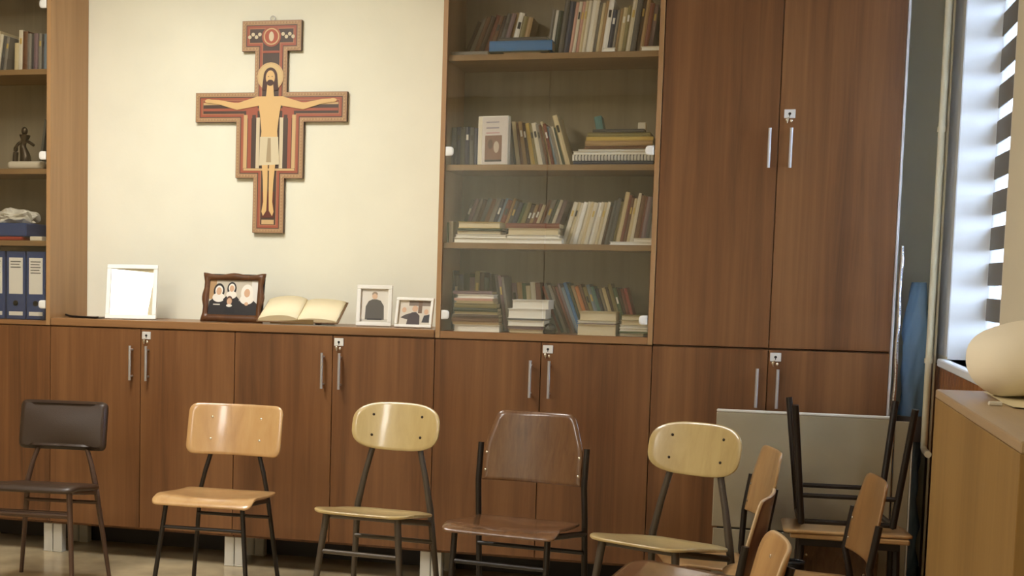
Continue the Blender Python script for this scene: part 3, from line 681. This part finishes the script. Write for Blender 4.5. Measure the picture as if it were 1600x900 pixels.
# small black shiny thing between the stacks
v = at(857, 524, Y=.04); bm = new(); ball(bm, (v.x, .06, Z4+.022), (.026, .02, .022), 14, 10); ball(bm, (v.x+.012, .045, Z4+.028), (.014, .012, .012), 12, 8); bbox(bm, v.x-.028, v.x+.028, .05, .085, Z4, Z4+.02, .004)
tag(mesh('black_pouch', bm, mat('shiny_black_plastic', (14, 14, 18), .12)), 'small shiny black pouch between book stacks on the bottom bookcase shelf', 'pouch')

# left display case
GL = 'books on the top display-case shelf'; WL = 'on the top display-case shelf'
row(-40, 113, .06, SHL[2]+.012, 8, [('cream', 9, 66), ('grey', 8, 66), ('off-white', 8, 66), ('cream', 8, 64), ('off-white', 6, 58), ('dark grey', 4, 55), ('grey', 5, 54), ], WL, GL, d=.18)
row(22, 113, .06, SHL[2]+.012, 1, [('cream', 6, 44), ('off-white', 6, 64), ('brown', 8, 62), ('grey', 6, 58), ('dark grey', 4, 58), ('mauve', 6, 58), ('grey', 5, 58), ('dark grey', 5, 57), ('pale blue', 5, 57)], WL, GL, d=.18)
# figurine on second shelf
v = at(35, 265, Y=.12)
fg = thing('figurine', 'dark bronze figurine group on the display-case shelf', 'figurine', (v.x, .14, SHL[1]+.012))
M_BR = mat('dark_bronze', (70, 58, 44), .35, .5)
bm = new(); bbox(bm, -.05, .05, -.03, .03, 0, .012, .004); mesh('base', bm, M_BR, fg)
bm = new(); tube(bm, smoothpath([(.0, 0, .01), (.005, 0, .06), (-.008, 0, .11), (.0, 0, .145), (.002, 0, .165)], 4), [.02+.006*sin(k*.5) for k in range(17)], 10); ball(bm, (.002, -.004, .182), (.015, .016, .02)); tube(bm, smoothpath([(.0, 0, .14), (.03, -.01, .13), (.055, -.012, .115)], 4), .007, 8); tube(bm, smoothpath([(-.004, 0, .14), (-.03, -.01, .12), (-.045, -.012, .09)], 4), .007, 8)
mesh('standing_figure', bm, M_BR, fg)
bm = new(); tube(bm, smoothpath([(-.045, -.005, .01), (-.045, -.005, .05), (-.042, -.004, .085)], 4), .013, 8); ball(bm, (-.042, -.006, .1), (.011, .012, .014)); mesh('small_figure', bm, M_BR, fg)
tag(mesh('leaning_picture', box(new(), (at(68, 225, Y=.1).x, .16, SHL[1]+.012+.118), (.012, .14, .225), .002, Matrix.Rotation(RAD(8), 3, 'Y')), mat('grey_card', (92, 90, 82), .6)), 'narrow grey card leaning at the side of the display-case shelf', 'card')
xa, xb = at(12, 262, Y=.05).x, at(70, 262, Y=.05).x
tag(mesh('folded_cloth', box(new(), ((xa+xb)/2, .10, SHL[1]+.012+.018), (xb-xa, .12, .036), .014, seg=3), mat('pale_cloth', (206, 196, 178), .9)), 'folded pale cloth lying in front of the bronze figurine', 'cloth')
# third shelf
zs3 = SHL[0]+.012
tag(mesh('red_folder', box(new(), (at(5, 378, Y=.1).x, .14, zs3+.009), (.26, .2, .017), .004), PM['red']), 'red cardboard folder under the blue binder in display case', 'folder')
tag(mesh('paper_pile', box(new(), (at(63, 378, Y=.08).x, .12, zs3+.010), (.06, .17, .020), .002), PM['off-white']), 'small pile of white papers beside the red folder', 'papers')
fb2 = thing('ring_binder', 'blue ring binder lying flat under the white plastic bag', 'binder', (at(-2, 350, Y=.1).x, .05, zs3+.0185))
M_BIND = mat('blue_binder_board', (52, 74, 126), .45)
mesh('case', bbox(new(), -.13, .17, 0, .22, 0, .062, .004), M_BIND, fb2); mesh('spine_label', bbox(new(), -.005, .008, -.001, .001, .008, .054), PM['white'], fb2)
bm = new(); xc = at(18, 320, Y=.1).x
bmesh.ops.create_icosphere(bm, subdivisions=4, radius=1)
for vtx in bm.verts:
    n_ = vtx.co.copy(); a = math.atan2(n_.z, n_.x)
    k_ = 1+.12*sin(5*a+2*n_.y)+.1*sin(11*n_.x+3*n_.z)+.08*sin(17*n_.y+9*n_.z)
    vtx.co = Vector((n_.x*.12*k_, n_.y*.07*k_, max(-.026, n_.z*.038*k_+.014*max(0, n_.x)*sin(7*n_.y))))
for f in bm.faces: f.smooth = False
o = mesh('plastic_bag', bm, mat('white_crumpled_plastic', (222, 218, 208), .3)); o.location = (xc-.01, .14, zs3+.0185+.063+.0265)
tag(o, 'crumpled white plastic bag on top of the blue binder', 'bag')
# standing lever arch binders
for k, px in enumerate((-22, 10, 41)):
    xa = at(px, 500, Y=.05).x; xb = at(px+30, 500, Y=.05).x
    t = thing('lever_arch_binder', 'blue lever arch binder with white spine label on the bottom display-case shelf', 'binder', (xa, .05, ZBL+.0005), group='standing blue binders')
    w = xb-xa-.003; h = .315
    mesh('case', bbox(new(), 0, w, 0, .27, 0, h, .003), M_BIND, t)
    lb = mesh('spine_label', bbox(new(), .014, w-.012, -.001, .001, .118, h-.03), PM['white'], t)
    bm = new()
    for q in range(3 if k == 1 else 5): bbox(bm, .022, w-.022-(.006 if q % 2 else 0), -.0016, -.0009, h-.05-q*.013, h-.046-q*.013)
    mesh('label_print', bm, PM['dark grey'], lb)
    bm = new(); tube(bm, [(w/2, -.002, .075), (w/2, .002, .075)], .013, 14); mesh('finger_ring', bm, M_BLACK, t)
    mesh('maker_label', bbox(new(), .014, w-.012, -.001, .001, .018, .036), PM['white'], t)

# ------------------------------------------------------------------ chairs
def chair(label, x, y, rot, o, group=None, flip=None):
    t = thing('chair', label, 'chair', (x, y, 0), (0, 0, RAD(rot)), group)
    sw, sd, sh = o.get('sw', .40), o.get('sd', .38), o.get('sh', .45)
    sm, bmat, tm = o['seat'], o['back'], o['tube']; tr = o.get('tr', .0105)
    hw, hd = sw/2, sd/2
    # seat
    def seatf(u, v):
        fr = max(0, (-v/hd-.55)/.45); re = max(0, (v/hd-.4)/.6)
        z = sh - o.get('dip', .012)*(1-(u/hw)**2)*(1-abs(v/hd)**3) - o.get('fall', .03)*fr**2 - o.get('slope', .015)*(v/hd*.5+.5) + .004*re
        return (u, v, z), (0, 0, -1)
    out = o.get('sout') or roundpoly([(-hw, -hd), (hw, -hd), (hw*.93, hd), (-hw*.93, hd)], o.get('srad', .05), 7)
    mesh('seat', plate(new(), out, o.get('st', .011), seatf, 8, 0, 1 if o.get('edge') else 0, soft=o.get('soft', .003)), [sm, M_PLYEDGE], t)
    # back
    bw, bh, zc = o['bw']/2, o['bh']/2, o['bz']; tl = math.tan(RAD(o.get('tilt', 10))); yb = o.get('yb', hd+.02); cc = o.get('conc', .022)
    def backf(u, v):
        return (u, yb+tl*v - cc*(u/bw)**2 + cc*.5 - o.get('puff', 0)*max(0, 1-(u/bw)**2)*max(0, 1-(v/bh)**2), zc+v), (0, cos(RAD(10)), -sin(RAD(10)))
    bo = o.get('bout') or rrect(bw, bh, o.get('brad', .035), 8)
    bk = mesh('backrest', plate(new(), bo, o.get('bt', .010), backf, 8, 0, 1 if o.get('edge') else 0, soft=o.get('bsoft', .003)), [bmat, M_PLYEDGE], t)
    bx = o.get('boltx', bw*.5); 
    for sx in (-1, 1):
        for sz in o.get('boltz', (-.4, .45)):
            p, _ = backf(sx*bx, bh*sz)
            if o.get('bolts', True): mesh('bolt', ball(new(), (p[0], p[1]-.0005, p[2]), (.0055, .0025, .0055), 10, 6), o.get('boltm', M_BOLT), bk)
    # legs
    fw0, fw1 = o.get('fw', (hw-.05, hw-.03)); rw0, rw1, rwb = o.get('rw', (hw-.04, hw-.01, bx))
    sq = o.get('square', False)
    for s in (-1, 1):
        zl = sh-.03
        mesh('leg', tube(new(), [(s*fw0, -hd+.05, zl), (s*fw1, -hd+.0, .0)], [tr*1.15, tr*.85] if o.get('taper') else tr, 10, square=sq), tm, t)
        yr = hd+.012
        ztop = zc+bh*o.get('rtop', .6); pb, _ = backf(s*min(rwb, bw*.98), bh*o.get('rtop', .6)); off = .010+tr*1.0
        pm, _ = backf(s*min(rwb, bw*.98), -bh)
        pts = [(s*rw1, hd+.06, 0), (s*rw0, yr, sh-.04), (s*(rw0*.5+rwb*.5), (yr+pm[1]+off)/2+.0, (sh-.02+pm[2])/2), (s*rwb, pm[1]+off, pm[2]), (s*rwb, pb[1]+off, pb[2])]
        if o.get('side'):   # uprights run outside the backrest
            pts = [(s*rw1, hd+.06, 0), (s*rw0, yr, sh-.02), (s*rwb, pm[1]+.004, pm[2]), (s*rwb, pb[1]+.004, pb[2])]
        mesh('leg', tube(new(), pts, ([tr*.85, tr*1.15]+[tr]*(len(pts)-2)) if o.get('taper') else tr, 10, square=sq), tm, t)
        mesh('side_rail', tube(new(), [(s*(fw0), -hd+.05, sh-.035), (s*rw0, yr, sh-.035-o.get('slope', .015)-o.get('dip', .012)*.3)], tr*.95, 8), tm, t)
    zb_ = o.get('barz', .30)
    k_ = zb_/(sh-.03)
    ff = fw1+(fw0-fw1)*k_; mesh('front_bar', tube(new(), [(-ff, -hd+.05*k_, zb_), (ff, -hd+.05*k_, zb_)], tr*.75, 8), tm, t)
    rr = rw1+(rw0-rw1)*k_; mesh('rear_bar', tube(new(), [(-rr, hd+.06*(1-k_), zb_+.0), (rr, hd+.06*(1-k_), zb_+.0)], tr*.75, 8), tm, t)
    if o.get('midbar'): 
        mesh('stretcher_plate', box(new(), (0, -hd+.06*k_+.0, zb_), (2*ff, .012, .03), .003), tm, t)
    mesh('seat_bar', tube(new(), [(-fw0, -hd+.06, sh-.036), (fw0, -hd+.06, sh-.036)], tr*.8, 8), tm, t)
    return t
T_VINYL = dict(seat=M_VINYL, back=M_VINYL, tube=M_TUBEB, sw=.40, sd=.38, sh=.458, st=.024, soft=.009, fall=.014, dip=-.004, slope=.05, bw=.385, bh=.205, bz=.655, bt=.045, bsoft=.014, brad=.03, bolts=False, boltx=.11, rw=(.15, .20, .11), fw=(.165, .20), taper=True, tr=.011, barz=.33, midbar=True, rtop=-.2, tilt=10, conc=.012, puff=.02)
T_ORANGE = dict(seat=M_PLYO, back=M_PLYO, tube=M_TUBE, sw=.41, sd=.38, sh=.458, slope=.028, srad=.03, fall=.035, bw=.405, bh=.205, bz=.675, brad=.04, boltm=M_BOLTL, boltx=.105, rw=(.145, .19, .105), fw=(.155, .20), tr=.0095, barz=.325, tilt=13, conc=.03, edge=False)
def oval(hw, hh, e=3.0): return [(math.copysign(abs(cos(a))**(2/e), cos(a))*hw, math.copysign(abs(sin(a))**(2/e), sin(a))*hh) for a in [2*pi*k/48 for k in range(48)]]
T_OVAL = dict(seat=M_PLYY, back=M_PLYY, tube=M_TUBEG, sw=.40, sd=.38, sh=.458, srad=.10, fall=.012, dip=.022, slope=.052, bw=.36, bh=.185, bz=.73, bout=oval(.18, .0925), boltx=.10, rw=(.15, .185, .10), fw=(.14, .185), tr=.012, taper=True, barz=.29, tilt=13, conc=.03)
def trap(w0, w1, h): return roundpoly([(-w1, -h), (w1, -h), (w1, -h*.02), (w0, h), (-w0, h), (-w1, -h*.02)], [.006, .006, .04, .03, .03, .04], 6)
T_BROWN = dict(seat=M_PLYB, back=M_PLYB, tube=M_TUBE, sw=.42, sd=.40, sh=.455, slope=.035, srad=.03, fall=.03, bw=.385, bh=.262, bz=.688, bout=trap(.148, .19, .131), boltx=.178, boltz=(-.72, -.22), boltm=M_BOLTL, side=True, rw=(.205, .205, .203), fw=(.17, .175), tr=.0115, barz=.31, tilt=9, conc=.022, rtop=.05, edge=False)
def var(d, **k): r = dict(d); r.update(k); return r
chair('dark brown vinyl padded chair in front of the binder case', .315, -.66, 6, T_VINYL)
chair('orange beech plywood chair with rounded rectangular back', 1.085, -.68, 1, T_ORANGE)
chair('pale oval-backed plywood chair between the orange and the brown chair', 1.755, -.76, -6, T_OVAL)
chair('dark brown varnished plywood chair with a tapering back', 2.295, -.85, -8, T_BROWN)
chair('pale oval-backed plywood chair in front of the folded table', 2.82, -.98, -27, T_OVAL)
chair('brown plywood chair with dark red-brown back turned sideways', 2.915, -1.66, -97, var(T_BROWN, back=M_PLYR, edge=True, sh=.458, bz=.585))
chair('orange plywood chair standing nearest to the light oak cabinet', 2.945, -2.62, -85, var(T_ORANGE, bz=.635, edge=True, brad=.07))
chair('worn orange-brown plywood chair right in front of the folded table', 2.955, -.42, -78, var(T_BROWN, back=M_PLYO, seat=M_PLYO, bz=.57, sh=.30, sd=.32, yb=.205, barz=.18))
chair('orange-brown plywood chair beside the black bin with a tapering back', 3.25, -1.16, -83, var(T_BROWN, back=wood('orange_brown_plywood', (128, 92, 54), (148, 110, 66), (160, 122, 76), (22, 22, 2), rough=.35, coat=.3), seat=M_PLYO, bz=.578, sh=.385))

# low table with an upturned chair on it
lt = thing('low_table', 'low dark-legged table carrying the upturned chair', 'table', (3.45, -.46, 0))
mesh('table_top', box(new(), (0, 0, .418), (.40, .30, .018), .004), M_PLYO, lt)
for sx in (-1, 1):
    for sy in (-1, 1): mesh('leg', tube(new(), [(sx*.16, sy*.11, .41), (sx*.17, sy*.12, 0)], .012, 8), M_TUBE, lt)
mesh('apron', box(new(), (0, -.125, .395), (.34, .012, .026), .002), M_TUBE, lt)
uc = chair('upturned plywood chair resting seat-down on the low table', 0, 0, 0, var(T_ORANGE, back=M_PLYB, tr=.012, sw=.44, sd=.30, bh=.16, bw=.30, bz=.62, fall=.0, dip=0.0, slope=0.0))
uc.location = (3.435, -.46, .428+.459); uc.rotation_euler = (pi, 0, RAD(184))
# black bin
v = at(1240, 870, Y=-.85)
bn = thing('waste_bin', 'small black bin on the floor behind the orange chair', 'bin', (v.x, -.85, 0))
bm = new(); tube(bm, [(0, 0, 0), (0, 0, v.z-.02)], [.026, .036], 20); mesh('body', bm, M_BLACK, bn)
bm = new(); tube(bm, [(.036*cos(2*pi*k/24), .036*sin(2*pi*k/24), v.z-.016) for k in range(25)], .004, 8); mesh('rim', bm, mat('glossy_black_rim', (30, 32, 38), .2), bn)

# folded table leaning on the cabinets
M_BOARD = mat('grey_beige_board', (150, 136, 106), .6, var=.05, vscale=4)
M_BEDGE = mat('pale_board_edge', (206, 198, 180), .5)
ft = thing('folding_table', 'folded grey-beige table standing upright against the wardrobe', 'table', (2.965, -.13, 0), (RAD(-2.5), 0, 0))
LW = .655
mesh('upper_leaf', bbox(new(), 0, LW, -.012, .012, .353, .806, .003), M_BOARD, ft)
mesh('edge_trim', bbox(new(), 0, LW, -.0125, .0125, .8065, .818, .003), M_BEDGE, ft)
mesh('lower_leaf', bbox(new(), .005, LW, -.012, .012, .008, .347, .003), M_BOARD, ft)
mesh('hinge_strip', bbox(new(), .02, LW-.02, -.006, .006, .346, .354), M_BLACK, ft)
b2 = thing('leaning_board', 'narrow pale board standing between folded table and wall', 'board', (3.655, -.12, 0), (RAD(-2), 0, 0))
mesh('panel', bbox(new(), -.03, .03, -.01, .01, .005, .80, .002), M_BOARD, b2); mesh('edge_trim', bbox(new(), .0305, .036, -.01, .01, .005, .80, .001), M_BEDGE, b2)
# chrome pole beside the wardrobe edge
a = at(1391, 636, Y=-.03); b = at(1398, 385, Y=-.03)
pts = [(a.x+.012+.002*sin(k*1.7), -.03, .002+(b.z+.0)*k/24) for k in range(25)]
pl = thing('metal_pole', 'shiny crumpled-foil wrapped pole standing at the edge of the wardrobe', 'pole', (0, 0, 0))
mesh('shaft', tube(new(), pts, [.0085+.0014*sin(k*2.3) for k in range(25)], 10), mat('shiny_foil', (206, 208, 222), .16, 1, bump=.6, bscale=60), pl)
mesh('end_cap', tube(new(), [(a.x+.012, -.03, 0), (a.x+.012, -.03, .012)], .011, 10), M_BLACK, pl)
# heating pipe
hp = thing('heating_pipe', 'cream vertical heating pipe in the corner beside the window', 'pipe', (at(1466, 300, Y=.01).x, .01, 0))
zb_ = at(1448, 705, Y=.01).z
mesh('riser', tube(new(), smoothpath([(0, 0, ZC-.002), (0, 0, 2), (0, 0, 1), (0, 0, zb_+.05), (.0, -.01, zb_+.01), (.004, -.05, zb_), (.004, -.12, zb_)], 5), .0125, 12), mat('cream_pipe_paint', (214, 202, 168), .4), hp)
for z in (1.02, 1.9): mesh('collar', tube(new(), [(0, 0, z), (0, 0, z+.02)], .016, 12), MATS['cream_pipe_paint'], hp)
mesh('thin_pipe', tube(new(), [(.022, .012, 0), (.022, .012, ZC-.002)], .005, 8), MATS['cream_pipe_paint'], hp)
# blue plastic roll in the gap
bg_ = thing('blue_plastic_bag', 'tall crumpled blue plastic bag in the gap beside the wardrobe', 'bag', (3.69, .19, 0))
bm = new(); n = 20; L = 26; rings = []
for j in range(L+1):
    z = 1.33*j/L; ring = []
    for k in range(n):
        a = 2*pi*k/n
        r = .050+.012*sin(3*a+z*9)+.007*sin(7*a-z*23)+.004*sin(z*41+a*2)
        if j > L-3: r *= (1-.13*(j-(L-3)))
        r *= (1.05-.18*z)
        ring.append(bm.verts.new((r*cos(a)+.018*z, r*sin(a)*.9, z)))
    rings.append(ring)
for r0, r1 in zip(rings, rings[1:]):
    for k in range(n):
        f = bm.faces.new((r0[k], r0[(k+1) % n], r1[(k+1) % n], r1[k])); f.smooth = True
bm.faces.new(rings[0][::-1]); bm.faces.new(rings[-1])
mesh('bag_body', bm, mat('blue_plastic_film', (150, 188, 220), .35), bg_)
bm = new()
mesh('tape_band', tube(new(), [(.012, 0, .70), (.013, 0, .80)], [.066, .066], 20), mat('grey_tape', (120, 116, 116), .4), bg_)
bm.free()

# ------------------------------------------------------------------ light oak cabinet by the window wall
sx0, sx1, sy0, sy1, szt = 3.475, 3.775, -3.76, -2.71, 1.10
sc = thing('side_cabinet', 'light oak open-ended cabinet along the window wall', 'cabinet', (sx0, sy0, 0))
w, d = sx1-sx0, sy1-sy0
mesh('side_panel', bbox(new(), 0, .018, .0, d, .0, szt-.018, .001), M_OAK, sc)
mesh('side_panel', bbox(new(), w-.018, w, 0, d, 0, szt-.018, .001), M_OAK, sc)
mesh('top_panel', bbox(new(), 0, w, 0, d, szt-.0175, szt, .002), wood('oak_top', (158, 132, 100), (172, 146, 112), (182, 156, 122), (30, 1.2, 30), rough=.35), sc)
mesh('end_panel', bbox(new(), .0185, w-.0185, d-.018, d, 0, szt-.018), M_OAK, sc)
for z in (.05, .42, .78): mesh('shelf', bbox(new(), .0185, w-.0185, .02, d-.02, z, z+.018), M_OAK, sc)
v = at(1592, 782, Y=sy0+.05)
tag(mesh('paper_roll', tube(new(), [(sx0+.06, sy0+.03, .798+.046), (sx0+.06, sy0+.4, .798+.046)], .038, 18), M_PAGE), 'cream paper roll inside the open end of the oak cabinet', 'paper')
# things on top
v = at(1600, 600, Z=szt)
bm = new(); bmesh.ops.create_icosphere(bm, subdivisions=4, radius=1)
ca = at(1607, 547, Y=-2.90)
for vtx in bm.verts:
    c = vtx.co; 
    vtx.co = Vector((math.copysign(abs(c.x)**.85, c.x)*.110, c.y*.15, max(math.copysign(abs(c.z)**.9, c.z)*.075, -.068)+.006*sin(3*c.x)))
for f in bm.faces: f.smooth = True
o = mesh('cushion', bm, mat('cream_fabric', (244, 232, 206), .8, bump=.2, bscale=400)); o.location = (ca.x, -2.90, szt+.0735+.006)
tag(o, 'plump cream cushion lying on the light oak cabinet', 'cushion')
bm = new(); rows = []
for i in range(9):
    r = []
    for j in range(9):
        u, vv = i/8-.5, j/8-.5
        r.append((ca.x+.035+u*.19, -2.97+vv*.38, szt+.001+.003*abs(sin(5*u+3*vv))+(.010*max(0, -u-.3)*4 if False else 0)))
    rows.append(r)
top = [[bm.verts.new(p) for p in r] for r in rows]; bot = [[bm.verts.new((p[0], p[1], p[2]-.0008)) for p in r] for r in rows]
for i in range(8):
    for j in range(8):
        f = bm.faces.new((top[i][j], top[i+1][j], top[i+1][j+1], top[i][j+1])); f.smooth = True
        f = bm.faces.new((bot[i][j], bot[i][j+1], bot[i+1][j+1], bot[i+1][j])); f.smooth = True
tag(mesh('cream_cloth', bm, mat('cream_paper_sheet', (230, 214, 170), .8)), 'cream cloth spread under the cushion on the oak cabinet', 'cloth')
v = at(1555, 634, Z=szt)
tag(mesh('eraser', box(new(), (v.x, v.y, szt+.004), (.024, .012, .008), .002), PM['off-white']), 'small white eraser on the oak cabinet top', 'eraser')
